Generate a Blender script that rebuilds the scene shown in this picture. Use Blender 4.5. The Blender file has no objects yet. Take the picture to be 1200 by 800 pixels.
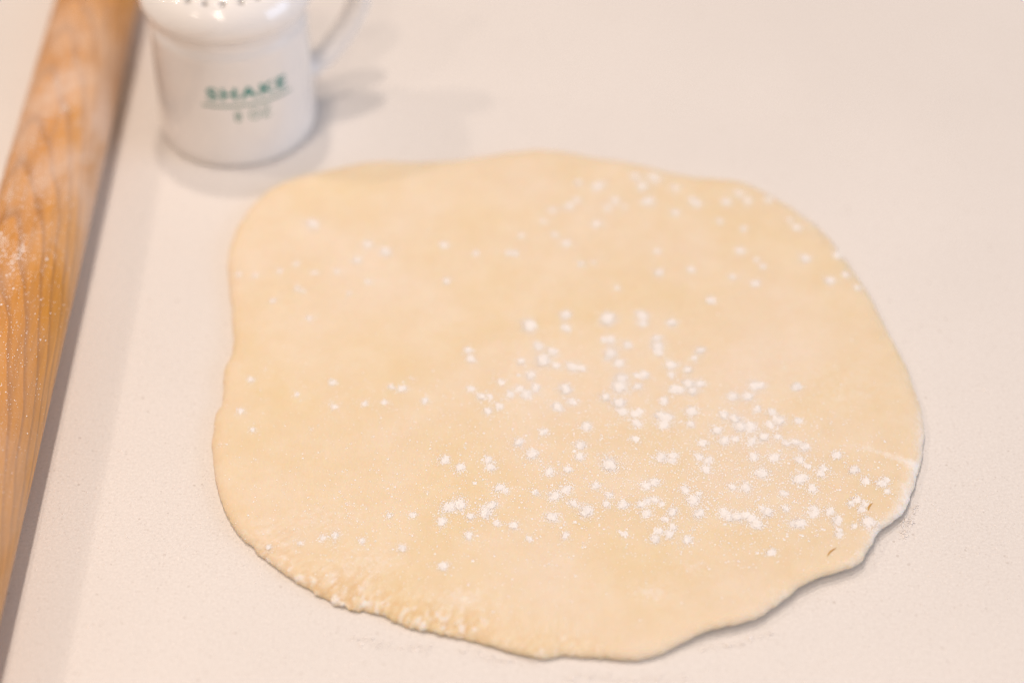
import bpy, bmesh, math, random
from mathutils import Vector, Matrix, noise
from mathutils.bvhtree import BVHTree

random.seed(7)
R = math.radians
scene = bpy.context.scene
col = scene.collection

# ------------------------------------------------------------------ camera
cam_d = bpy.data.cameras.new('camera')
cam = bpy.data.objects.new('camera', cam_d); col.objects.link(cam)
PITCH = 42.3
cam.location = (0.0, -0.72159, 0.65660)
cam.rotation_euler = (R(90 - PITCH), 0, 0)
cam_d.lens = 80.0; cam_d.sensor_width = 36.0
cam_d.clip_start = 0.02; cam_d.clip_end = 50.0
cam_d.dof.use_dof = True
cam_d.dof.focus_distance = 0.902
cam_d.dof.aperture_fstop = 3.0
scene.camera = cam

# ------------------------------------------------------------------ room light
world = bpy.data.worlds.new('World'); scene.world = world; world.use_nodes = True
bg = world.node_tree.nodes['Background']
bg.inputs[0].default_value = (1.0, 0.88, 0.82, 1); bg.inputs[1].default_value = 0.22

def lamp(name, loc, power, color, radius):
    d = bpy.data.lights.new(name, 'POINT'); d.energy = power; d.color = color; d.shadow_soft_size = radius
    o = bpy.data.objects.new(name, d); col.objects.link(o); o.location = loc
    return o
WARM = (1.0, 0.82, 0.68)
for loc, pw, rad in (((-0.20, 0.48, 1.65), 18, 0.035), ((-0.20, -0.10, 1.75), 19, 0.035), ((-0.32, -0.95, 1.60), 12, 0.035),
                     ((-0.22, -1.70, 1.60), 11, 0.035), ((-1.42, 0.40, 1.60), 14, 0.045), ((-1.30, -1.10, 1.60), 6, 0.040),
                     ((-2.60, 0.60, 1.60), 5, 0.040)):
    lamp('ceiling_bulb', loc, pw, WARM, rad)
wd = bpy.data.lights.new('window_daylight', 'AREA'); wd.shape = 'RECTANGLE'; wd.size = 1.5; wd.size_y = 1.2
wd.energy = 15; wd.color = (0.56, 0.72, 1.0)
wo = bpy.data.objects.new('window_daylight', wd); col.objects.link(wo)
wo.location = (2.3, -0.55, 0.75)
wo.rotation_euler = (Vector((-0.1, 0.05, 0.03)) - wo.location).to_track_quat('-Z', 'Y').to_euler()

vs = scene.view_settings
vs.view_transform = 'Standard'; vs.look = 'None'; vs.gamma = 1.0; vs.use_curve_mapping = False
vs.exposure = 0.66
scene.cycles.use_denoising = True
scene.cycles.denoising_prefilter = 'FAST'
scene.cycles.use_adaptive_sampling = False
scene.cycles.filter_width = 1.2

# ------------------------------------------------------------------ helpers
def link(name, me, mat, parent=None, smooth=True):
    o = bpy.data.objects.new(name, me); col.objects.link(o)
    if mat and not me.materials: me.materials.append(mat)
    if parent: o.parent = parent
    if smooth:
        for p in me.polygons: p.use_smooth = True
    return o
def mesh(name, v, f):
    me = bpy.data.meshes.new(name); me.from_pydata(v, [], f); me.update(); return me
def tag(o, label=None, cat=None, group=None, kind=None):
    if label: o['label'] = label
    if cat: o['category'] = cat
    if group: o['group'] = group
    if kind: o['kind'] = kind
    return o
class NT:
    def __init__(s, name):
        s.m = bpy.data.materials.new(name); s.m.use_nodes = True
        s.t = s.m.node_tree; s.b = s.t.nodes['Principled BSDF']
    def n(s, typ, **kw):
        x = s.t.nodes.new(typ)
        for k, v in kw.items():
            if hasattr(x, k): setattr(x, k, v)
        return x
    def l(s, a, b): s.t.links.new(a, b)
    def math(s, op, a, b=None, c=None):
        x = s.n('ShaderNodeMath', operation=op)
        for i, v in enumerate((a, b, c)):
            if v is None: continue
            if isinstance(v, (int, float)): x.inputs[i].default_value = v
            else: s.l(v, x.inputs[i])
        return x.outputs[0]
    def noise(s, vec, scale, detail=3, rough=0.5, dist=0.0):
        x = s.n('ShaderNodeTexNoise'); s.l(vec, x.inputs['Vector'])
        x.inputs['Scale'].default_value = scale; x.inputs['Detail'].default_value = detail
        x.inputs['Roughness'].default_value = rough; x.inputs['Distortion'].default_value = dist
        return x.outputs['Fac']
    def ramp(s, fac, stops):
        x = s.n('ShaderNodeValToRGB'); s.l(fac, x.inputs[0]); e = x.color_ramp.elements
        while len(e) < len(stops): e.new(0.5)
        for k, (p, c) in enumerate(stops):
            e[k].position = p
            e[k].color = (c, c, c, 1) if isinstance(c, (int, float)) else (*c, 1)
        return x.outputs[0]
    def mix(s, fac, a, b, blend='MIX'):
        x = s.n('ShaderNodeMix', data_type='RGBA', blend_type=blend)
        for sock, v in ((x.inputs[0], fac), (x.inputs[6], a), (x.inputs[7], b)):
            if isinstance(v, (int, float)): sock.default_value = v
            elif isinstance(v, tuple): sock.default_value = (*v, 1)
            else: s.l(v, sock)
        return x.outputs[2]
    def bump(s, h, strength, dist, normal=None):
        x = s.n('ShaderNodeBump'); s.l(h, x.inputs['Height'])
        x.inputs['Strength'].default_value = strength; x.inputs['Distance'].default_value = dist
        if normal: s.l(normal, x.inputs['Normal'])
        return x.outputs[0]
    def out(s, **kw):
        for k, v in kw.items():
            i = s.b.inputs[k.replace('_', ' ')]
            if isinstance(v, (int, float)): i.default_value = v
            elif isinstance(v, tuple): i.default_value = (*v, 1) if len(v) == 3 and i.type == 'RGBA' else v
            else: s.l(v, i)
        return s.m

# ------------------------------------------------------------------ materials
# quartz counter: off white with fine specks and a film of flour
t = NT('quartz_counter')
ob = t.n('ShaderNodeTexCoord').outputs['Object']
big = t.noise(ob, 9, 3)
fine = t.noise(ob, 800, 5, 0.75)
vor = t.n('ShaderNodeTexVoronoi'); t.l(ob, vor.inputs['Vector']); vor.inputs['Scale'].default_value = 260
sel = t.n('ShaderNodeSeparateColor'); t.l(vor.outputs['Color'], sel.inputs[0])
spk = t.math('MULTIPLY', t.math('LESS_THAN', vor.outputs['Distance'], t.math('MULTIPLY', sel.outputs[0], 0.20)),
             t.math('GREATER_THAN', sel.outputs[1], 0.62))
base = t.mix(t.ramp(big, [(0.3, 0.0), (0.7, 1.0)]), (0.835, 0.81, 0.785), (0.87, 0.845, 0.82))
base = t.mix(t.ramp(fine, [(0.30, 0.0), (0.72, 1.0)]), t.mix(0.34, base, (0.45, 0.40, 0.36)), base)
base = t.mix(t.math('MULTIPLY', spk, t.math('MULTIPLY', sel.outputs[2], 0.34)), base, (0.40, 0.33, 0.28))
v2 = t.n('ShaderNodeTexVoronoi'); t.l(ob, v2.inputs['Vector']); v2.inputs['Scale'].default_value = 620
s2 = t.n('ShaderNodeSeparateColor'); t.l(v2.outputs['Color'], s2.inputs[0])
dots = t.math('MULTIPLY', t.math('LESS_THAN', v2.outputs['Distance'], 0.34), t.math('GREATER_THAN', s2.outputs[1], 0.80))
base = t.mix(t.math('MULTIPLY', dots, t.math('MULTIPLY', s2.outputs[2], 0.40)), base, (0.45, 0.38, 0.33))
M_COUNTER = t.out(Base_Color=base, Roughness=0.42, Normal=t.bump(fine, 0.35, 0.0006))

# dough: pale butter colour, flour dry on the surface and thick where the flour attribute is
t = NT('rolled_dough')
ob = t.n('ShaderNodeTexCoord').outputs['Object']
fl = t.n('ShaderNodeAttribute', attribute_name='flour').outputs['Fac']
n1 = t.noise(ob, 14, 4, 0.55); n2 = t.noise(ob, 420, 4, 0.6); n3 = t.noise(ob, 70, 5, 0.65); n4 = t.noise(ob, 1500, 2, 0.6)
base = t.mix(t.ramp(n1, [(0.32, 0.0), (0.68, 1.0)]), (0.775, 0.63, 0.405), (0.79, 0.665, 0.52))
base = t.mix(t.math('MULTIPLY', t.ramp(n3, [(0.40, 0.0), (0.72, 1.0)]), 0.30), base, (0.88, 0.80, 0.68))
n5 = t.noise(ob, 26, 6, 0.68, 0.4)
base = t.mix(t.math('MULTIPLY', t.ramp(n5, [(0.48, 0.0), (0.70, 1.0)]), 0.17), base, (0.86, 0.79, 0.69))
base = t.mix(t.math('MULTIPLY', t.ramp(n2, [(0.25, 1.0), (0.5, 0.0)]), 0.18), base, (0.72, 0.52, 0.27))
flm = t.math('MULTIPLY', t.ramp(t.math('ADD', fl, t.math('MULTIPLY', t.math('SUBTRACT', t.math('ADD', t.math('MULTIPLY', n2, 0.6), t.math('MULTIPLY', n4, 0.4)), 0.5), 1.6)), [(0.25, 0.0), (0.95, 1.0)]), 0.88)
flm = t.math('MULTIPLY', flm, t.ramp(fl, [(0.0, 0.0), (0.12, 1.0)]))
base = t.mix(flm, base, (0.86, 0.83, 0.80))
crk = t.n('ShaderNodeAttribute', attribute_name='raw').outputs['Fac']
base = t.mix(t.math('MULTIPLY', crk, 0.6), base, (0.68, 0.44, 0.19))
bmp = t.bump(n3, 0.16, 0.002); bmp = t.bump(n2, 0.22, 0.0006, bmp); bmp = t.bump(n4, 0.2, 0.0002, bmp)
M_DOUGH = t.out(Base_Color=base, Roughness=t.math('ADD', 0.55, t.math('MULTIPLY', flm, 0.3)), Normal=bmp,
                Subsurface_Weight=0.25, Subsurface_Radius=(1.0, 0.55, 0.25), Subsurface_Scale=0.004, Specular_IOR_Level=0.35)

t = NT('white_flour'); M_FLOUR = t.out(Base_Color=(0.87, 0.85, 0.83), Roughness=0.95, Specular_IOR_Level=0.1)
t = NT('flour_film'); M_RIDGE = t.out(Base_Color=(0.84, 0.80, 0.77), Roughness=0.9, Specular_IOR_Level=0.1)
t = NT('brown_fleck'); M_FLECK = t.out(Base_Color=(0.60, 0.35, 0.11), Roughness=0.6)
t = NT('glazed_ceramic')
ob = t.n('ShaderNodeTexCoord').outputs['Object']
M_CERAMIC = t.out(Base_Color=(0.84, 0.82, 0.80), Roughness=0.12, Coat_Weight=0.5, Coat_Roughness=0.05,
                  Normal=t.bump(t.noise(ob, 45, 2), 0.05, 0.002))
t = NT('green_print'); M_GREEN = t.out(Base_Color=(0.05, 0.27, 0.25), Roughness=0.35)
t = NT('thin_green_print'); M_GREEN2 = t.out(Base_Color=(0.10, 0.26, 0.22), Roughness=0.35)
t = NT('dark_inside'); M_DARK = t.out(Base_Color=(0.10, 0.07, 0.05), Roughness=0.8)

# rolling pin wood: growth layers cut at a slant give the nested arches; flour rubbed into it
t = NT('oiled_maple')
ob = t.n('ShaderNodeTexCoord').outputs['Object']
mp = t.n('ShaderNodeMapping'); t.l(ob, mp.inputs[0]); mp.inputs['Scale'].default_value = (1, 1, 1)
sx = t.n('ShaderNodeSeparateXYZ'); t.l(ob, sx.inputs[0])
mw = t.n('ShaderNodeMapping'); t.l(ob, mw.inputs[0]); mw.inputs['Scale'].default_value = (6, 26, 26)
mg = t.n('ShaderNodeMapping'); t.l(ob, mg.inputs[0]); mg.inputs['Scale'].default_value = (22, 420, 420)
mf = t.n('ShaderNodeMapping'); t.l(ob, mf.inputs[0]); mf.inputs['Scale'].default_value = (0.45, 1, 1)
warp = t.math('MULTIPLY', t.math('SUBTRACT', t.noise(mw.outputs[0], 1.0, 3, 0.5), 0.5), 0.016)
lay = t.math('ADD', t.math('SUBTRACT', sx.outputs[2], t.math('MULTIPLY', sx.outputs[0], 0.15)), warp)
ring = t.math('FRACT', t.math('MULTIPLY', lay, 190.0))
late = t.ramp(ring, [(0.0, 0.0), (0.62, 0.12), (0.86, 1.0), (0.93, 0.85), (1.0, 0.0)])
grain = t.noise(mg.outputs[0], 1.0, 4, 0.6)
tone = t.noise(mw.outputs[0], 0.7, 3, 0.5)
wood = t.mix(t.ramp(tone, [(0.3, 0.0), (0.7, 1.0)]), (0.58, 0.228, 0.018), (0.71, 0.325, 0.038))
wood = t.mix(t.math('MULTIPLY', late, 0.55), wood, (0.27, 0.10, 0.03))
wood = t.mix(t.math('MULTIPLY', t.ramp(grain, [(0.35, 1.0), (0.6, 0.0)]), 0.42), wood, (0.36, 0.15, 0.04))
f1 = t.noise(mf.outputs[0], 24, 5, 0.62, 0.6); f2 = t.noise(ob, 900, 3, 0.6)
# the dusted length of the pin: heaviest beside the shaker, less towards both ends
band = t.ramp(t.math('ADD', t.math('MULTIPLY', sx.outputs[0], 1.6), 0.5), [(0.0, 0.35), (0.33, 0.42), (0.45, 0.9), (0.60, 0.95), (0.69, 0.05)])
film = t.math('MULTIPLY', t.math('MULTIPLY', t.ramp(f1, [(0.34, 0.03), (0.58, 1.0)]), band), t.ramp(f2, [(0.25, 0.55), (0.7, 1.0)]))
wood = t.mix(t.math('MULTIPLY', film, 0.78), wood, (0.78, 0.66, 0.58))
M_WOOD = t.out(Base_Color=wood, Roughness=t.math('ADD', 0.36, t.math('MULTIPLY', film, 0.4)),
               Normal=t.bump(grain, 0.10, 0.0004), Specular_IOR_Level=0.25)

# ------------------------------------------------------------------ countertop
bm = bmesh.new(); bmesh.ops.create_cube(bm, size=1.0)
bmesh.ops.scale(bm, vec=(2.6, 1.7, 0.03), verts=bm.verts)
bmesh.ops.bevel(bm, geom=list(bm.edges), offset=0.003, segments=3, affect='EDGES')
me = bpy.data.meshes.new('countertop'); bm.to_mesh(me); bm.free()
o = link('countertop', me, M_COUNTER, smooth=False); o.location = (0, 0.1, -0.015)
tag(o, 'off white speckled quartz countertop under the dough', 'countertop', kind='structure')

# ------------------------------------------------------------------ dough
DOUGH_OUTLINE=[(-126.4,52.4),(-124.4,35.2),(-120.9,12.8),(-119.3,-0.8),(-119.1,-11.4),(-121.1,-20.4),(-120.5,-34.8),(-120.6,-41.4),
(-122.2,-47.4),(-122.4,-59.8),(-121.2,-71.9),(-119,-83.8),(-116.4,-93.1),(-113.2,-102.3),(-109.1,-110.5),(-105,-115.9),
(-99.4,-122.6),(-92.9,-129.2),(-87,-134.4),(-81,-139.6),(-73.2,-145.2),(-65.4,-150.7),(-58.8,-152.8),(-51.7,-153.7),
(-38.5,-161.2),(-25.6,-164.5),(-12.8,-168.2),(-2.5,-172.3),(10.8,-176.3),(19,-174.7),(34.8,-176.3),(44.3,-177.2),
(53.2,-175.5),(63.7,-169.8),(73.5,-164.9),(83.4,-161.6),(93.2,-158.7),(97.7,-154.9),(105.5,-146.9),(116,-139.2),
(124.5,-136.2),(131.4,-133.1),(136.4,-127),(140.2,-119.5),(144.3,-113.2),(151,-107.4),(156,-100),(161,-87.1),(165.6,-72.8),
(168.6,-58.3),(169.3,-42.4),(167.6,-30.7),(166.9,-21.9),(163.5,-6.1),(160.4,7.3),(156.8,23.9),(153.6,35.2),(147.9,51.2),
(141.9,67.1),(135.3,77.9),(126.5,88.3),(117.6,97.5),(108.3,105),(98.7,108.2),(83,110.1),(73.3,113.9),(61.6,118.3),
(49.8,122.2),(36,125.4),(30,128),(16,130),(4,129.3),(-14,125.4),(-23.9,122.8),(-43.8,121.5),(-63.8,121.5),(-78.7,117.7),
(-93.1,112.6),(-104.5,106.9),(-113.7,97.5),(-120.4,85.2),(-124.4,73.1),(-126.4,61.2),]
FLOUR_CLUMPS=[(39.7,100.2,3.6),(7.3,4,3.4),(40.8,8.1,3.4),(65.5,106.5,3.3),(44.8,-33.9,3.3),(61.8,89.2,3.2),(39,-79.5,3.2),(13.3,-17.8,3),
(41.5,-13.5,3),(59.8,100.2,2.9),(-89.9,72.4,2.8),(28.9,-105.2,2.8),(111.8,-111.5,2.8),(61.6,-8.9,2.7),(22,-34.8,2.6),
(45.5,-28.7,2.6),(44.1,-43.5,2.6),(60.9,-51.1,2.6),(73.8,-31.9,2.6),(91.4,-52.9,2.6),(93.3,-57.3,2.6),(109.7,-53.8,2.6),
(25.7,85.7,2.5),(38.5,72.7,2.5),(84.5,86.9,2.5),(97.8,88.8,2.5),(107.1,89.2,2.5),(8.2,-73.3,2.5),(60.2,-75.1,2.5),
(16.9,-96.5,2.5),(-24.8,-102.6,2.5),(-20.6,-101.5,2.5),(-10.5,-105.7,2.5),(15.5,-108,2.5),(99.8,-84.1,2.5),(114,-87.1,2.5),
(71.6,-99.4,2.5),(95.5,-111.5,2.5),(139.3,-111.5,2.5),(101.5,53.7,2.4),(23,10.9,2.4),(56,10.6,2.4),(11.3,-8.9,2.3),
(25.1,-21.5,2.3),(41.8,-4.8,2.3),(45.3,-19.5,2.3),(66.8,-20.4,2.3),(5.8,-38.4,2.3),(9.8,-34.5,2.3),(55.4,-26.7,2.3),
(18.7,-45.8,2.3),(63.5,-51.7,2.3),(67.4,-35.2,2.3),(77.8,-31.9,2.3),(100.9,-33,2.3),(97.7,-39.6,2.3),(73.8,-48.3,2.3),
(30.5,102.5,2.2),(47.2,90,2.2),(56.7,108.1,2.2),(75,99.4,2.2),(82.3,90,2.2),(116.9,90.3,2.2),(30.3,-57.3,2.2),(2.6,-66.8,2.2),
(27.8,-68.4,2.2),(96.8,-56.7,2.2),(83.1,-59.5,2.2),(86.2,-65.3,2.2),(101.9,-63.5,2.2),(118.3,-69,2.2),(56.5,-89.1,2.2),
(43.7,-101.7,2.2),(63.3,-105.7,2.2),(-7.6,-101.9,2.2),(137.1,-82.3,2.2),(92.8,-92.4,2.2),(73.3,-106.3,2.2),(84.9,-108,2.2),
(88.3,-108,2.2),(100.2,-105.2,2.2),(127.3,-110.3,2.2),(-64.3,58.9,2.1),(-56.4,53.7,2.1),(-68.5,47.8,2.1),(18.4,82.6,2.1),
(43.7,84.6,2.1),(24.3,58.9,2.1),(74,80.8,2.1),(64.6,39.1,2.1),(130,49,2.1),(139.3,33.7,2.1),(143.9,50.8,2.1),(55.5,-120,2.1),
(-42.5,-124.4,2.1),(-68.9,-117.7,2.1),(42.7,10.2,2),(68.7,6.1,2),(17,-11.9,2),(7.7,-26.7,2),(48.9,-8.2,2),(61.8,-3.5,2),
(52.4,-33.6,2),(38.7,-40.3,2),(79.5,-11.5,2),(73.9,-23.5,2),(74.9,-36.4,2),(91.5,-39.6,2),(118.5,-33.9,2),(24.7,-42.8,1.9),
(45.2,-48.8,1.9),(50.4,-50.4,1.9),(51.1,-55.4,1.9),(62.6,-42.2,1.9),(62,-56.1,1.9),(-27,-76.3,1.9),(64.9,-74.5,1.9),
(86.8,-50.4,1.9),(97.5,-58.5,1.9),(105.6,-56.3,1.9),(77.4,-67.2,1.9),(97.4,-66,1.9),(97.2,-74.5,1.9),(105.7,-75.1,1.9),
(131.3,-73.3,1.9),(-21,-81.1,1.9),(14.8,-83.1,1.9),(53,-91,1.9),(-5.3,-92.4,1.9),(21.6,-93,1.9),(24,-100.8,1.9),
(77.4,-81.7,1.9),(115.5,-76.3,1.9),(119.5,-92.4,1.9),(83,-105.7,1.9),(125,-104.9,1.9),(141.1,-88.2,1.9),(147.3,-90.3,1.9),
(-30.5,58.1,1.8),(29.7,90,1.8),(104.1,95,1.8),(93.9,74.7,1.8),(104.1,69.4,1.8),(128.1,69.8,1.8),(52.8,-106.7,1.8),
(-17,-117.7,1.8),(57.4,-115.4,1.8),(61,-117.1,1.8),(91.6,-107.5,1.8),(93.6,-109.2,1.8),(118.5,-106.6,1.8),(100,-127.2,1.8),
(67.9,-120,1.8),(-1.9,52.5,1.7),(-16.1,52.2,1.7),(64.5,53.7,1.7),(106.6,32,1.7),(146.3,38,1.7),(22.8,2.6,1.7),(55.8,5.4,1.7),
(-18.5,-11.5,1.7),(-17.1,-16.5,1.7),(3.6,-18.2,1.7),(61.8,-12.9,1.7),(-109.2,-29.3,1.6),(-74.7,-31.3,1.6),(-50.2,-33.9,1.6),
(-45.7,-34.9,1.6),(-52.7,-43.1,1.6),(-36.2,-41.9,1.6),(29.4,-22.5,1.6),(-12.6,-39.3,1.6),(-10.1,-47.9,1.6),(-5.3,-45.4,1.6),
(-0.9,-38.1,1.6),(3.1,-34.9,1.6),(66.5,-26.5,1.6),(70,-35.8,1.6),(12.9,-60.8,1.6),(27.3,-74.7,1.6),(-9.7,-76.3,1.6),
(103.6,-32.6,1.6),(73.3,-55.8,1.6),(101.1,-47,1.6),(106.7,-48.5,1.6),(108,-52.9,1.6),(117.1,-53.8,1.6),(91,-64.1,1.6),
(108,-63.5,1.6),(111,-66.9,1.6),(114.7,-66.2,1.6),(75.2,-74.8,1.6),(79,-76.3,1.6),(-8.4,-80.5,1.6),(22.2,-82.5,1.6),
(27.3,-75.1,1.6),(64.4,-76.9,1.6),(33.1,-91,1.6),(38.4,-96.1,1.6),(56.1,-98.8,1.6),(123.7,-84.1,1.6),(117.1,-85.9,1.6),
(87.3,-91.6,1.6),(68.6,-93.6,1.6),(107.8,-95,1.6),(136.6,-98.8,1.6),(37,-101.5,1.5),(50.5,-101.7,1.5),(53.1,-100,1.5),
(-27.6,-110.3,1.5),(-16.3,-108,1.5),(0.8,-112.6,1.5),(20.7,-117.7,1.5),(62.9,-113.7,1.5),(-26.4,-133.5,1.5),(107.5,-103.2,1.5),
(118.8,-103.4,1.5),(109.7,-111.5,1.5),(113.9,-110.9,1.5),(127.3,-118.3,1.5),(133.8,-101.1,1.5),(137.6,-104.6,1.5),
(-48.1,-107.2,1.5),(-27.6,-110.3,1.5),(-26.4,-133.5,1.5),(-94.2,-122.8,1.5),(-28.5,33.4,1.4),(-95.2,45.2,1.4),(-86.8,39.1,1.4),
(-77,39.9,1.4),(-120.1,38.4,1.4),(-112.7,37.7,1.4),(-102.4,40.6,1.4),(-93.9,28.8,1.4),(-103.7,20.6,1.4),(51,85.4,1.4),
(14.4,74.7,1.4),(19.1,65.3,1.4),(4.3,64.4,1.4),(1.4,52.5,1.4),(79,41.3,1.4),(30.6,44.9,1.4),(86.6,20.6,1.4),(108.2,48.1,1.4),
(110.6,43.5,1.4),(150.5,29.1,1.4),(86.1,21.3,1.4),(96.9,36.3,1.4),(125.3,75.4,1.4),(-87.2,9.2,1.4),(-111.5,-48.3,1.3),
(-73,-46,1.3),(-60.8,-43.5,1.3),(18.7,-20.8,1.3),(39.1,-4.4,1.3),(-4.4,-31,1.3),(-17.1,-34.8,1.3),(-9.3,-39,1.3),
(52.2,-26.7,1.3),(52.7,-48.5,1.3),(49.8,-64.4,1.3),(77,-16.2,1.3),(118.7,-79.9,1.3),(124.9,-81.1,1.3),(148.9,-87.7,1.3),
(-2.4,-94.1,1.2),(9.3,-95,1.2),(58.9,-100.8,1.2),(59.5,-109.2,1.2),(-5.8,-111.5,1.2),(6.6,-119.4,1.2),(43.6,-117.4,1.2),
(73.9,-95.9,1.2),(98.3,-102.9,1.2),(127.6,-115.4,1.2),(133.6,-113.7,1.2),(139.2,-101.7,1.2),(148.7,-94.7,1.2),(-38.9,-106.9,1.2),
(-73.4,-118.8,1.2),(-82.3,-121.6,1.2),(-58.4,-120.5,1.2),(-90.9,26.6,1),(-63.3,33,1),(-70.6,25.6,1),(35.9,46.4,1),
(46.1,28.7,1),(79,41.3,1),(-89.4,-38.1,1),(-106,-59.3,1),(-74.7,-43.1,1),(-41.2,-28.7,1),(-103.4,-23.5,1),(-118.1,-67.2,1),
(-82.3,-58.8,1),(-7.1,-30.6,1),(-4,-41.6,1),(20.4,-112.6,0.9),(27.7,-122.2,0.9),(120.2,-114.9,0.9),(-69.1,-121.6,0.9),
(-65.2,-100.9,0.9),(-33.7,-94.1,0.9),(14.1,-132.7,0.6),]

def resample(pts, n):
    m = len(pts); P = [Vector((x / 1000, y / 1000)) for x, y in pts]
    dense = []
    for i in range(m):
        a, b, c, d = P[i - 1], P[i], P[(i + 1) % m], P[(i + 2) % m]
        for k in range(24):
            u = k / 24
            dense.append(0.5 * ((2 * b) + (c - a) * u + (2 * a - 5 * b + 4 * c - d) * u * u + (3 * b - a - 3 * c + d) * u ** 3))
    L = [0.0]
    for i in range(len(dense)): L.append(L[-1] + (dense[(i + 1) % len(dense)] - dense[i]).length)
    out = []; j = 0
    for i in range(n):
        s = L[-1] * i / n
        while L[j + 1] < s: j += 1
        u = (s - L[j]) / max(1e-9, L[j + 1] - L[j])
        out.append(dense[j].lerp(dense[(j + 1) % len(dense)], u))
    return out
NR = 1500
ring = resample(DOUGH_OUTLINE, NR)
cen = sum(ring, Vector((0, 0))) / NR
def bumpf(p, a, b):   # 1 inside an ellipse a=(x,y) radii b, falls off smoothly
    d = ((p[0] - a[0]) / b[0]) ** 2 + ((p[1] - a[1]) / b[1]) ** 2
    return math.exp(-d)
def crumb_at(p):      # dry torn stretches of the near edge
    return min(1.0, 1.15 * bumpf(p, (-0.066, -0.148), (0.026, 0.013)) + 0.9 * bumpf(p, (-0.022, -0.162), (0.024, 0.012))
               + 0.55 * bumpf(p, (-0.098, -0.125), (0.014, 0.014)) + 0.5 * bumpf(p, (0.018, -0.172), (0.018, 0.008)))
def lift_at(p):       # the near right edge does not lie flat on the counter
    return min(1.0, 1.0 * bumpf(p, (0.115, -0.138), (0.05, 0.022)) + 0.7 * bumpf(p, (0.150, -0.110), (0.02, 0.025))
               + 0.8 * bumpf(p, (0.072, -0.160), (0.03, 0.014)))
def rim_flour(p):
    return min(1.0, 1.0 * bumpf(p, (0.157, -0.095), (0.014, 0.028)) + 0.9 * bumpf(p, (0.140, -0.122), (0.022, 0.016))
               + 0.35 * bumpf(p, (0.098, -0.147), (0.04, 0.010)) + 0.7 * bumpf(p, (0.169, -0.062), (0.008, 0.02)))
def nz(x, y, s, z=0.0): return noise.noise(Vector((x * s, y * s, z)))
TH = 0.0052
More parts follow.
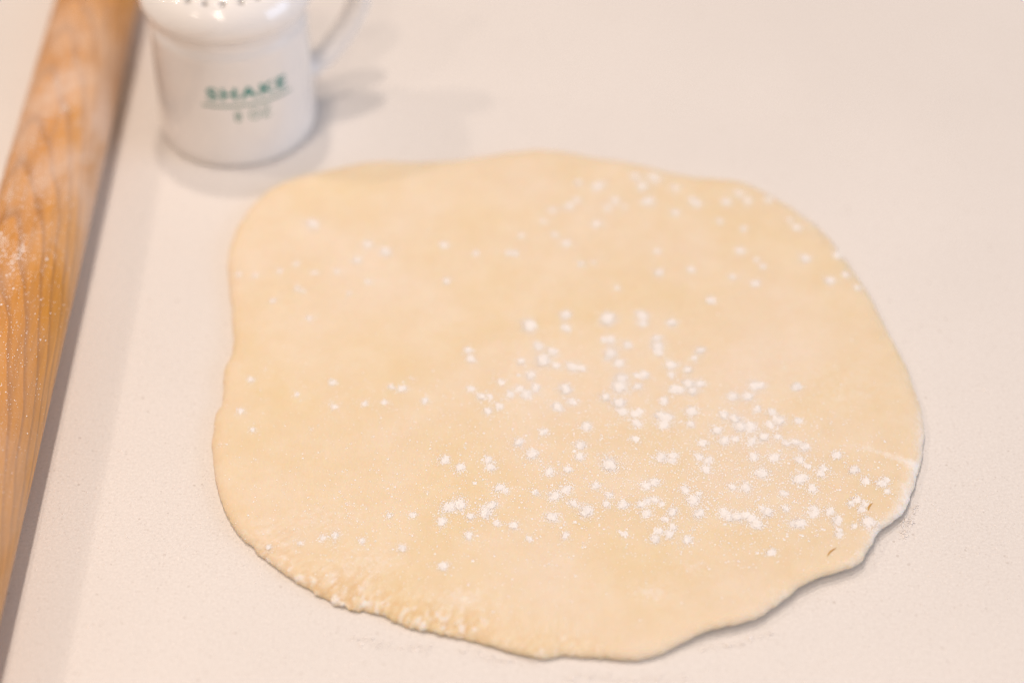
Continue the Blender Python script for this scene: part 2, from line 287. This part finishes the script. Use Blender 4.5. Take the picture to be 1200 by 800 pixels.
# distance in from the edge (m), with the height as a fraction of the thickness
PROF = [(0.014, 0.0), (0.008, 0.0), (0.0035, 0.02), (0.0016, 0.08), (0.0006, 0.20), (0.0, 0.36), (0.0002, 0.50), (0.0009, 0.66),
        (0.0020, 0.80), (0.0035, 0.90), (0.0052, 0.955), (0.0072, 0.985), (0.0096, 1.0), (0.0125, 1.0), (0.016, 1.0), (0.020, 1.0), (0.0245, 1.0), (0.030, 1.0)]
SC = [0.96, 0.92, 0.87, 0.82, 0.77, 0.72, 0.66, 0.60, 0.54, 0.48, 0.42, 0.36, 0.30, 0.24, 0.18, 0.12, 0.06]
V = []; A_f = []; A_r = []; Fc = []; last = {}
rows = len(PROF) + len(SC)
def top_h(x, y):
    return TH + 0.00045 * nz(x, y, 14, 3.1) + 0.00022 * nz(x, y, 45, 1.7)
for k in range(rows):
    for i in range(NR):
        q = ring[i]; tang = (ring[(i + 6) % NR] - ring[i - 6]).normalized(); nrm = Vector((tang.y, -tang.x))
        if (cen - q).dot(nrm) < 0: nrm = -nrm
        cr = crumb_at(q); lf = lift_at(q)
        wob = 0.0005 * nz(q.x, q.y, 130, 5) + 0.0003 * nz(q.x, q.y, 420, 9)
        wob += lf * (0.0010 * nz(q.x, q.y, 90, 6) + 0.0005 * nz(q.x, q.y, 260, 3))
        wob += cr * (0.0011 * nz(q.x, q.y, 260, 2) + 0.0008 * nz(q.x, q.y, 700, 4))
        if k < len(PROF):
            ins, hf = PROF[k]
            sc = 1.0 + 0.5 * nz(q.x, q.y, 40, 8)
            p = q + nrm * (ins * (sc if ins > 0.0004 else 1) + (0.0 if k < 2 else 1) * wob)
            if k > 11:   # blend towards pure scaling about the centre
                p = p.lerp(cen + (q - cen) * (1 - ins / 0.15), (k - 11) / 6)
            x, y = p; top = top_h(x, y); last[i] = p.copy()
            z = top * hf
            lo = lf * 0.0028 * max(0, 1 - ins / 0.028) ** 1.5
            if k < 6: z = lo + 0.0002 + hf * (top * 0.6)
            else: z = z * (1 - 0.30 * cr * math.exp(-ins / 0.008)) + lo * 0.9
            if cr > 0.03 and hf > 0.1:
                w = cr * math.exp(-max(0, ins - 0.005) / 0.008)
                rg = abs(nz(x, y, 230, 7)); rg2 = abs(nz(x, y, 620, 1))
                z += w * (0.0019 * (rg - 0.25) + 0.0016 * (rg2 - 0.25))
                raw = w * max(0.0, 1 - rg * 4.5) * (0.6 + 0.6 * hf)
            else: rg = 0; raw = 0; w = 0
            z = max(z, 0.0002)
            e = math.exp(-max(0, ins - 0.0015) / 0.0042) if hf > 0.1 else 0.6
            fl = rim_flour((x, y)) * e * (0.60 + 0.45 * nz(x, y, 120, 4)) + 1.2 * w * max(0, 0.32 + 1.5 * nz(x, y, 300, 6)) * (1 - 0.9 * max(0.0, 1 - rg * 4.5))
            # a thin dusting along the rest of the near edge
            fl += 0.22 * e * max(0, min(1, (-y - 0.08) / 0.05)) * max(0, 0.5 + nz(x, y, 70, 2))
        else:
            s = SC[k - len(PROF)]; p = cen + (last[i] - cen) * s; x, y = p; z = top_h(x, y); fl = 0; raw = 0
        # a streak wiped in from the right edge and patches near the lower edge
        if z > 0.003:
            ax, ay, bx, by = 0.139, -0.0675, 0.163, -0.080
            u = max(0, min(1, ((x - ax) * (bx - ax) + (y - ay) * (by - ay)) / ((bx - ax) ** 2 + (by - ay) ** 2)))
            dd = math.hypot(x - ax - u * (bx - ax), y - ay - u * (by - ay))
            fl += 0.72 * math.exp(-(dd / 0.0026) ** 2) * (0.55 + 0.45 * u)
            fl += 0.5 * bumpf((x, y), (0.052, -0.147), (0.010, 0.006)) + 0.4 * bumpf((x, y), (0.070, -0.135), (0.010, 0.005))
            fl += 0.5 * bumpf((x, y), (-0.020, -0.150), (0.010, 0.006)) + 0.4 * bumpf((x, y), (-0.055, -0.132), (0.016, 0.007))
            fl += 0.28 * bumpf((x, y), (0.135, -0.035), (0.03, 0.02)) + 0.3 * bumpf((x, y), (-0.072, -0.108), (0.022, 0.014))
        V.append((x, y, z)); A_f.append(max(0, min(1, fl))); A_r.append(max(0, min(1, raw)))
for k in range(rows - 1):
    for i in range(NR):
        j = (i + 1) % NR
        Fc.append((k * NR + i, k * NR + j, (k + 1) * NR + j, (k + 1) * NR + i))
V.append((cen.x, cen.y, top_h(cen.x, cen.y))); A_f.append(0); A_r.append(0)
for i in range(NR): Fc.append(((rows - 1) * NR + i, (rows - 1) * NR + (i + 1) % NR, len(V) - 1))
bvh = BVHTree.FromPolygons(V, Fc)
def surf(x, y):
    h = bvh.ray_cast(Vector((x, y, 0.05)), Vector((0, 0, -1)))[0]
    return h.z if h else 0.0
me = mesh('dough', V, Fc)
bm = bmesh.new(); bm.from_mesh(me); bmesh.ops.recalc_face_normals(bm, faces=bm.faces); bm.to_mesh(me); bm.free()
for nm, A in (('flour', A_f), ('raw', A_r)):
    at = me.attributes.new(nm, 'FLOAT', 'POINT'); at.data.foreach_set('value', A)
dough = link('dough_sheet', me, M_DOUGH)
tag(dough, 'large pale yellow sheet of rolled out dough on the white counter', 'dough')
def fleck(p, ang, ln, wd_):
    v = []; f = []
    for a in range(9):
        u = a / 8; w = wd_ * math.sin(math.pi * u) ** 0.8; xx = (u - 0.5) * ln; off = 0.12 * ln * math.sin(u * 3)
        v += [(xx, off - w, 0), (xx, off, 0.00025 * math.sin(math.pi * u)), (xx, off + w, 0)]
    for a in range(8):
        b = a * 3
        f += [(b, b + 3, b + 4, b + 1), (b + 1, b + 4, b + 5, b + 2)]
    o = link('brown_fleck', mesh('brown_fleck', v, f), M_FLECK, dough)
    o.location = (p[0], p[1], surf(p[0], p[1]) + 0.00012); o.rotation_euler = (0, 0, ang)
fleck((0.1411, -0.1033, 0.0054), R(62), 0.0050, 0.00038)
fleck((0.1233, -0.1280, 0.0053), R(50), 0.0072, 0.00034)

# ------------------------------------------------------------------ flour
OCT = [(1, 0, 0), (-1, 0, 0), (0, 1, 0), (0, -1, 0), (0, 0, 1), (0, 0, -1)]
OCF = [(0, 2, 4), (2, 1, 4), (1, 3, 4), (3, 0, 4), (2, 0, 5), (1, 2, 5), (3, 1, 5), (0, 3, 5)]
def grain(V, F, x, y, z, r):
    r *= 0.8 + random.expovariate(3.0)
    b = len(V); a = random.random() * 6.28; c, s = math.cos(a), math.sin(a); j = [0.7 + 0.6 * random.random() for _ in range(6)]
    for k, (u, v, w) in enumerate(OCT):
        u *= j[k]; v *= j[k]; w *= j[k] * 0.38
        V.append((x + r * (u * c - v * s), y + r * (u * s + v * c), z + r * w))
    for q in OCF: F.append((b + q[0], b + q[1], b + q[2]))
def inside(x, y, shrink=0.0):
    c = False; n = len(INS); j = n - 1
    for i in range(n):
        xi, yi = INS[i]; xj, yj = INS[j]
        if (yi > y) != (yj > y) and x < (xj - xi) * (y - yi) / (yj - yi) + xi: c = not c
        j = i
    return c
INS = [(q.x, q.y) for q in ring[::12]]
# clump patterns: a soft heap of powder that thins outwards, radius 1 mm unit
PATT = {}
for cls, rad in enumerate((0.7, 1.1, 1.6, 2.2, 2.9)):
    for var in range(8):
        thin = 0.45 if var > 4 else 1.0
        v = []; f = []
        lobes = [(0, 0, 1.0)] + [(random.uniform(-.45, .45), random.uniform(-.45, .45), random.uniform(.4, .75)) for _ in range(2 + cls // 2)]
        n = int((70 + 230 * rad ** 1.8) * thin)
        for q in range(n):
            lx, ly, ls = random.choice(lobes)
            rr = abs(random.gauss(0, 0.56)) if random.random() < 0.88 else random.uniform(0.3, 2.0)
            a = random.random() * 6.283
            x = (lx * 0.8 + ls * rr * math.cos(a)) * rad; y = (ly * 0.8 + ls * rr * math.sin(a)) * rad
            d = math.hypot(x, y) / rad
            h = 0.14 * rad * thin * max(0, 1 - d * 0.8) ** 1.2 * random.uniform(0.55, 1)
            grain(v, f, x / 1000, y / 1000, (h + 0.02) / 1000, random.uniform(0.07, 0.18) / 1000)
        for q in range(int(n * 0.5)):
            rr = abs(random.gauss(0, 0.85)); a = random.random() * 6.283
            grain(v, f, rr * rad * math.cos(a) / 1000, rr * rad * math.sin(a) / 1000, 0.00002, random.uniform(0.05, 0.12) / 1000)
        PATT[cls, var] = mesh('flour_clump', v, f)
        PATT[cls, var].materials.append(M_FLOUR)
CLS = (0.7, 1.1, 1.6, 2.2, 2.9)
def clump_text(x, y, r):
    size = 'large' if r > 2.3 else 'small' if r < 1.5 else 'medium sized'
    if y > 0.045 and x > -0.02: where = 'in the blurred arc near the far right rim'
    elif x < -0.04 and y > 0.03: where = 'on the dough corner near the shaker'
    elif x < -0.035 and y > -0.08: where = 'in the line across the left half'
    elif x < -0.01 and y < -0.08: where = 'above the crumbly near left edge'
    elif x > 0.10 and y > -0.045: where = 'on the right flank beyond the scatter'
    elif y > 0.0: where = 'along the far side of the dense scatter'
    elif y > -0.04: where = 'in the upper middle of the dense scatter'
    elif x > 0.09: where = 'right of the dense scatter near the rim'
    elif x > 0.045: where = 'in the near right of the dense scatter'
    else: where = 'in the near left of the dense scatter'
    return size + ' white flour clump ' + where, size + ' flour clumps ' + where
rest = []
for n, (x, y, r) in enumerate(FLOUR_CLUMPS):
    x /= 1000; y /= 1000
    if n >= 290: rest.append((x, y)); continue
    c = min(range(5), key=lambda q: abs(CLS[q] - r))
    o = link('flour_clump', PATT[c, random.randrange(5, 8) if (y > 0.045 or x < -0.04) and random.random() < 0.8 else random.randrange(5)], None, smooth=False)
    s = r / CLS[c]
    o.location = (x, y, surf(x, y)); o.rotation_euler = (0, 0, random.gauss(0, 0.35) + random.choice((0, math.pi))); o.scale = (s * random.uniform(.95, 1.25), s * random.uniform(1.2, 1.5), 1.25)
    lab, grp = clump_text(x, y, r)
    tag(o, lab, 'flour clump', grp)
# loose dust over the dough
v = []; f = []
def dust(cx, cy, sx_, sy_, n, lo=0.10, hi=0.24):
    for _ in range(n):
        x = random.gauss(cx, sx_); y = random.gauss(cy, sy_)
        if inside(x, y): grain(v, f, x, y, surf(x, y) + 0.00002, random.uniform(lo, hi) / 1000)
dust(0.060, -0.075, 0.055, 0.030, 3600, 0.10, 0.32)
dust(0.095, -0.090, 0.030, 0.022, 2300, 0.10, 0.34)
dust(0.020, -0.090, 0.045, 0.028, 1800, 0.10, 0.33)
dust(-0.065, -0.060, 0.050, 0.040, 600, 0.11, 0.28)
dust(-0.070, -0.118, 0.022, 0.016, 520, 0.1, 0.3)
dust(-0.055, -0.140, 0.018, 0.007, 300)
dust(-0.020, -0.155, 0.018, 0.007, 260)
dust(0.05, 0.10, 0.08, 0.04, 300, 0.10, 0.26)
dust(0.0, 0.0, 0.10, 0.09, 700, 0.10, 0.24)
for x, y, r in FLOUR_CLUMPS:     # spatter round every clump
    for _ in range(int(8 + r * 8)):
        a = random.random() * 6.283; d = (r * 0.8 + random.expovariate(1 / 2.2)) / 1000
        X = x / 1000 + d * math.cos(a); Y = y / 1000 + d * math.sin(a)
        if inside(X, Y): grain(v, f, X, Y, surf(X, Y) + 0.00002, random.uniform(0.10, 0.28) / 1000)
for x, y in rest:
    for _ in range(14): grain(v, f, x + random.gauss(0, .0004), y + random.gauss(0, .0004), surf(x, y) + .00008, random.uniform(.1, .18) / 1000)
o = link('flour_dust', mesh('flour_dust', v, f), M_FLOUR, smooth=False)
tag(o, 'fine white flour dust sprinkled over the dough', 'flour', kind='stuff')
# flour left on the counter round the near side of the dough
v = []; f = []
def cdust(fn, n, lo=0.10, hi=0.26):
    for _ in range(n):
        x, y = fn()
        if not inside(x, y) and x > -0.186: grain(v, f, x, y, 0.00004, random.uniform(lo, hi) / 1000)
cdust(lambda: (random.gauss(-0.11, 0.045), random.gauss(-0.09, 0.07)), 7000, .1, .3)
cdust(lambda: (random.gauss(0.03, 0.10), random.gauss(-0.19, 0.018)), 4200)
cdust(lambda: (random.gauss(0.175, 0.03), random.gauss(-0.12, 0.04)), 3200)
cdust(lambda: (random.uniform(-0.19, 0.25), random.uniform(-0.22, 0.28)), 1500)
# crumbs and little ridges pushed off the edge of the sheet
for (x0, y0, x1, y1, n, w) in ((0.1605, -0.098, 0.1555, -0.108, 70, .0009), (0.1545, -0.106, 0.1530, -0.116, 60, .0009), (0.158, -0.106, 0.1535, -0.1125, 40, .0006),
                               (-0.02, -0.172, 0.01, -0.1785, 170, .0010), (0.02, -0.184, 0.065, -0.185, 160, .0011), (0.07, -0.172, 0.10, -0.163, 120, .0011),
                               (-0.06, -0.166, -0.03, -0.172, 150, .0011), (0.157, -0.085, 0.166, -0.072, 60, .0009)):
    for _ in range(n):
        u = random.random()
        x = x0 + (x1 - x0) * u + random.gauss(0, w); y = y0 + (y1 - y0) * u + random.gauss(0, w) + .0012 * math.sin(u * 9)
        if not inside(x, y): grain(v, f, x, y, abs(random.gauss(0, .0003)), random.uniform(.16, .42) / 1000)
o = link('spilled_flour', mesh('spilled_flour', v, f), M_RIDGE, smooth=False)
tag(o, 'thin scatter of flour and crumbs left on the counter around the dough', 'flour', kind='stuff')

# ------------------------------------------------------------------ rolling pin
pin = tag(bpy.data.objects.new('rolling_pin', None), 'tapered honey brown wooden rolling pin dusted with flour at the left', 'rolling pin')
col.objects.link(pin)
PA = 0.01112; P0 = Vector((-0.20679, 0.1, 0.02088))
pin.location = (P0.x, P0.y, 0)
pin.rotation_euler = (0, 0, R(90) - PA)
def pin_r(s):
    r = 0.02088 - 0.00707 * s - 0.0107 * s * s
    if s > 0.10: r -= 0.028 * (s - 0.10) ** 2
    return r
v = []; f = []; NS = 160; NA = 96
S0, S1 = -0.335, 0.27
for a in range(NS + 1):
    s = S0 + (S1 - S0) * a / NS
    e = min(s - S0, S1 - s); r = pin_r(s)
    if e < 0.006: r *= 0.72 + 0.28 * math.sqrt(max(0, 1 - (1 - e / 0.006) ** 2))
    for b in range(NA):
        g = 2 * math.pi * b / NA
        v.append((s, r * math.cos(g), r * math.sin(g)))
for a in range(NS):
    for b in range(NA):
        c = (b + 1) % NA
        f.append((a * NA + b, a * NA + c, (a + 1) * NA + c, (a + 1) * NA + b))
f.append(tuple(range(NA - 1, -1, -1))); f.append(tuple(NS * NA + b for b in range(NA)))
barrel = link('barrel', mesh('barrel', v, f), M_WOOD, pin)
zmax = max(pin_r(S0 + (S1 - S0) * k / 200) for k in range(201))
barrel.location = (0, 0, zmax); barrel.rotation_euler = (R(-24), 0, 0)
# flour caught on the pin
v = []; f = []
def pdust(s0, ss, g0, gs, n, lo, hi):
    for _ in range(n):
        s = random.gauss(s0, ss); g = random.gauss(g0, gs)
        if not (S0 + .01 < s < S1 - .01): continue
        r = pin_r(s)
        grain(v, f, s, r * math.cos(g), r * math.sin(g), random.uniform(lo, hi) / 1000)
G = R(90)
pdust(-0.09, 0.05, G, 0.55, 1500, .10, .25)
pdust(0.0, 0.06, G, 0.6, 1800, .10, .27)
pdust(-0.20, 0.06, G, 0.6, 1500, .10, .25)
for s0, g0, n in ((-0.091, G + 0.10, 80), (-0.098, G + 0.02, 70), (-0.086, G - 0.30, 70), (-0.081, G - 0.40, 60), (-0.093, G - .22, 40), (-0.05, G - 0.5, 60), (-0.012, G - 0.3, 50),
                  (0.01, G + 0.2, 60), (-0.175, G - 0.2, 70), (-0.16, G - 0.5, 50), (0.03, G - 0.1, 60)):
    pdust(s0, 0.0032, g0, 0.055, n, .12, .30)
o = link('flour_coat', mesh('flour_coat', v, f), M_FLOUR, pin, smooth=False)
o.location = barrel.location
tag(o, kind='stuff')

# ------------------------------------------------------------------ flour shaker
SX, SY = -0.13072, 0.15571
shk = tag(bpy.data.objects.new('flour_shaker', None), 'white ceramic flour shaker with domed holed lid and green SHAKE lettering', 'shaker')
col.objects.link(shk); shk.location = (SX, SY, 0)
def lathe(name, prof, n, mat, parent):
    v = []; f = []
    for r, z in prof:
        for b in range(n):
            g = 2 * math.pi * b / n; v.append((r * math.cos(g), r * math.sin(g), z))
    m = len(prof)
    for a in range(m - 1):
        for b in range(n):
            c = (b + 1) % n
            f.append((a * n + b, a * n + c, (a + 1) * n + c, (a + 1) * n + b))
    me = mesh(name, v, f)
    return me
def smooth_prof(p, k=4):
    out = []
    for i in range(len(p) - 1):
        a = p[max(0, i - 1)]; b = p[i]; c = p[i + 1]; d = p[min(len(p) - 1, i + 2)]
        for q in range(k):
            u = q / k
            out.append(tuple(0.5 * (2 * b[j] + (c[j] - a[j]) * u + (2 * a[j] - 5 * b[j] + 4 * c[j] - d[j]) * u * u + (3 * b[j] - a[j] - 3 * c[j] + d[j]) * u ** 3) for j in (0, 1)))
    out.append(p[-1]); return out
RB, RT = 0.03726, 0.03626
def body_r(z): return RB + (RT - RB) * z / 0.06
prof = [(0.0005, 0.0022), (0.026, 0.0022), (0.0305, 0.0016), (0.0325, 0.0003), (0.0348, 0.0006), (0.0363, 0.0024), (0.03715, 0.0055), (0.03718, 0.010)]
prof += [(body_r(z), z) for z in (0.02, 0.03, 0.04, 0.05, 0.057)]
prof += [(0.0363, 0.0605), (0.0358, 0.0622), (0.0354, 0.0634), (0.0350, 0.0650), (0.0349, 0.069), (0.0344, 0.074), (0.0300, 0.0745), (0.0300, 0.012), (0.0005, 0.008)]
body = link('body', lathe('body', smooth_prof(prof), 128, M_CERAMIC, shk), M_CERAMIC, shk)
lid_out = [(0.0346, 0.0722), (0.0376, 0.0718), (0.0388, 0.0728), (0.0396, 0.0748), (0.0397, 0.0775), (0.0390, 0.0808), (0.0370, 0.0846), (0.0335, 0.0880), (0.0280, 0.0908), (0.0200, 0.0930), (0.0110, 0.0942), (0.0, 0.0946)]
lid_in = [(0.0, 0.0908), (0.0110, 0.0904), (0.0200, 0.0892), (0.0272, 0.0870), (0.0318, 0.0845), (0.0344, 0.081), (0.0346, 0.0745)]
pr_ = smooth_prof(lid_out) + smooth_prof(lid_in)
lid_me = lathe('lid', [(max(r, 0.00005), z) for r, z in pr_] + [(0.0346, 0.0722)], 128, M_CERAMIC, shk)
bm = bmesh.new(); bm.from_mesh(lid_me); bmesh.ops.remove_doubles(bm, verts=bm.verts, dist=2e-5); bmesh.ops.recalc_face_normals(bm, faces=bm.faces); bm.to_mesh(lid_me); bm.free()
lid = link('lid', lid_me, M_CERAMIC, shk)
# pierce the lid
bm = bmesh.new()
for rr, n, ph in ((0.0, 1, 0), (0.0095, 6, 0.2), (0.0185, 11, 0.1), (0.0318, 25, 0.02)):
    for k in range(n):
        g = 2 * math.pi * k / n + ph
        bmesh.ops.create_cone(bm, cap_ends=True, segments=14, radius1=0.0013, radius2=0.0013, depth=0.03,
                              matrix=Matrix.Translation((rr * math.cos(g), rr * math.sin(g), 0.09)))
cme = bpy.data.meshes.new('cut'); bm.to_mesh(cme); bm.free()
cut = bpy.data.objects.new('cut', cme); col.objects.link(cut)
md = lid.modifiers.new('holes', 'BOOLEAN'); md.object = cut; md.operation = 'DIFFERENCE'; md.solver = 'EXACT'
cut.parent = shk
bpy.context.view_layer.update()
dg = bpy.context.evaluated_depsgraph_get()
nm = bpy.data.meshes.new_from_object(lid.evaluated_get(dg))
lid.modifiers.clear(); lid.data = nm
bpy.data.objects.remove(cut)
# flour inside, seen only through the holes
fi = link('flour_fill', lathe('flour_fill', [(0.0002, 0.069), (0.02, 0.068), (0.0297, 0.0672)], 48, M_DARK, shk), M_FLOUR, shk)
# handle: a strap bent out of the wall and back under the lid
HA = R(26)
hp = [(0.0345, 0.0215), (0.0400, 0.0226), (0.0470, 0.0264), (0.0545, 0.0335), (0.0610, 0.0425), (0.0650, 0.0520), (0.0652, 0.0610), (0.0615, 0.0680), (0.0540, 0.0705), (0.0450, 0.0685), (0.0335, 0.0660)]
path = smooth_prof(hp, 6); v = []; f = []; n = 20
for i, (d, z) in enumerate(path):
    a = path[max(0, i - 1)]; b = path[min(len(path) - 1, i + 1)]
    tx, tz = b[0] - a[0], b[1] - a[1]; L = math.hypot(tx, tz); tx /= L; tz /= L
    u = i / (len(path) - 1); fl_ = 1 + 0.55 * (math.exp(-u * 16) + math.exp(-(1 - u) * 16))
    for k in range(n):
        g = 2 * math.pi * k / n
        w = 0.0058 * math.cos(g) * fl_; h = 0.0054 * math.sin(g) * fl_
        X = d + h * (-tz); Z = z + h * tx
        v.append((X * math.cos(HA) - w * math.sin(HA), X * math.sin(HA) + w * math.cos(HA), Z))
for i in range(len(path) - 1):
    for k in range(n):
        c = (k + 1) % n; f.append((i * n + k, i * n + c, (i + 1) * n + c, (i + 1) * n + k))
link('handle', mesh('handle', v, f), M_CERAMIC, shk)
# printed words wrapped round the wall
def wrap_text(name, body_txt, width, height, zbase, mid, mat, embolden):
    cu = bpy.data.curves.new(name, 'FONT'); cu.body = body_txt; cu.offset = embolden; cu.space_character = 1.18; cu.fill_mode = 'FRONT'
    to = bpy.data.objects.new(name, cu); col.objects.link(to); bpy.context.view_layer.update()
    me = bpy.data.meshes.new_from_object(to.evaluated_get(bpy.context.evaluated_depsgraph_get()))
    bpy.data.objects.remove(to)
    bm = bmesh.new(); bm.from_mesh(me)
    bmesh.ops.triangulate(bm, faces=bm.faces)
    for _ in range(2): bmesh.ops.subdivide_edges(bm, edges=[e for e in bm.edges if e.calc_length() > 0.12], cuts=1)
    bmesh.ops.triangulate(bm, faces=bm.faces)
    xs = [q.co.x for q in bm.verts]; ys = [q.co.y for q in bm.verts]
    x0, x1, y0, y1 = min(xs), max(xs), min(ys), max(ys)
    for q in bm.verts:
        px = (q.co.x - x0) / (x1 - x0) * width - width / 2; z = zbase + (q.co.y - y0) / (y1 - y0) * height
        r = body_r(z) + 0.00012; g = mid + px / r
        q.co = (r * math.cos(g), r * math.sin(g), z)
    bm.to_mesh(me); bm.free(); me.materials.clear()
    return link(name, me, mat, shk, smooth=False)
# direction that faces the camera is atan2 of (camera - shaker)
FACE = math.atan2(-0.72159 - SY, 0 - SX)
MID = FACE + R(8.5)
wrap_text('lettering', 'SHAKE', 0.0385, 0.0066, 0.0398, MID, M_GREEN, 0.036)
wrap_text('small_lettering', '8 OZ', 0.0170, 0.0054, 0.0280, MID + R(2.0), M_GREEN2, 0.006)
v = []; f = []; W = 0.0435
for k in range(41):
    g = MID + (k / 40 - 0.5) * W / 0.0365
    for z in (0.0360, 0.0371):
        r = body_r(z) + 0.00012; v.append((r * math.cos(g), r * math.sin(g), z))
for k in range(40): f.append((2 * k, 2 * k + 2, 2 * k + 3, 2 * k + 1))
link('underline', mesh('underline', v, f), M_GREEN2, shk, smooth=False)
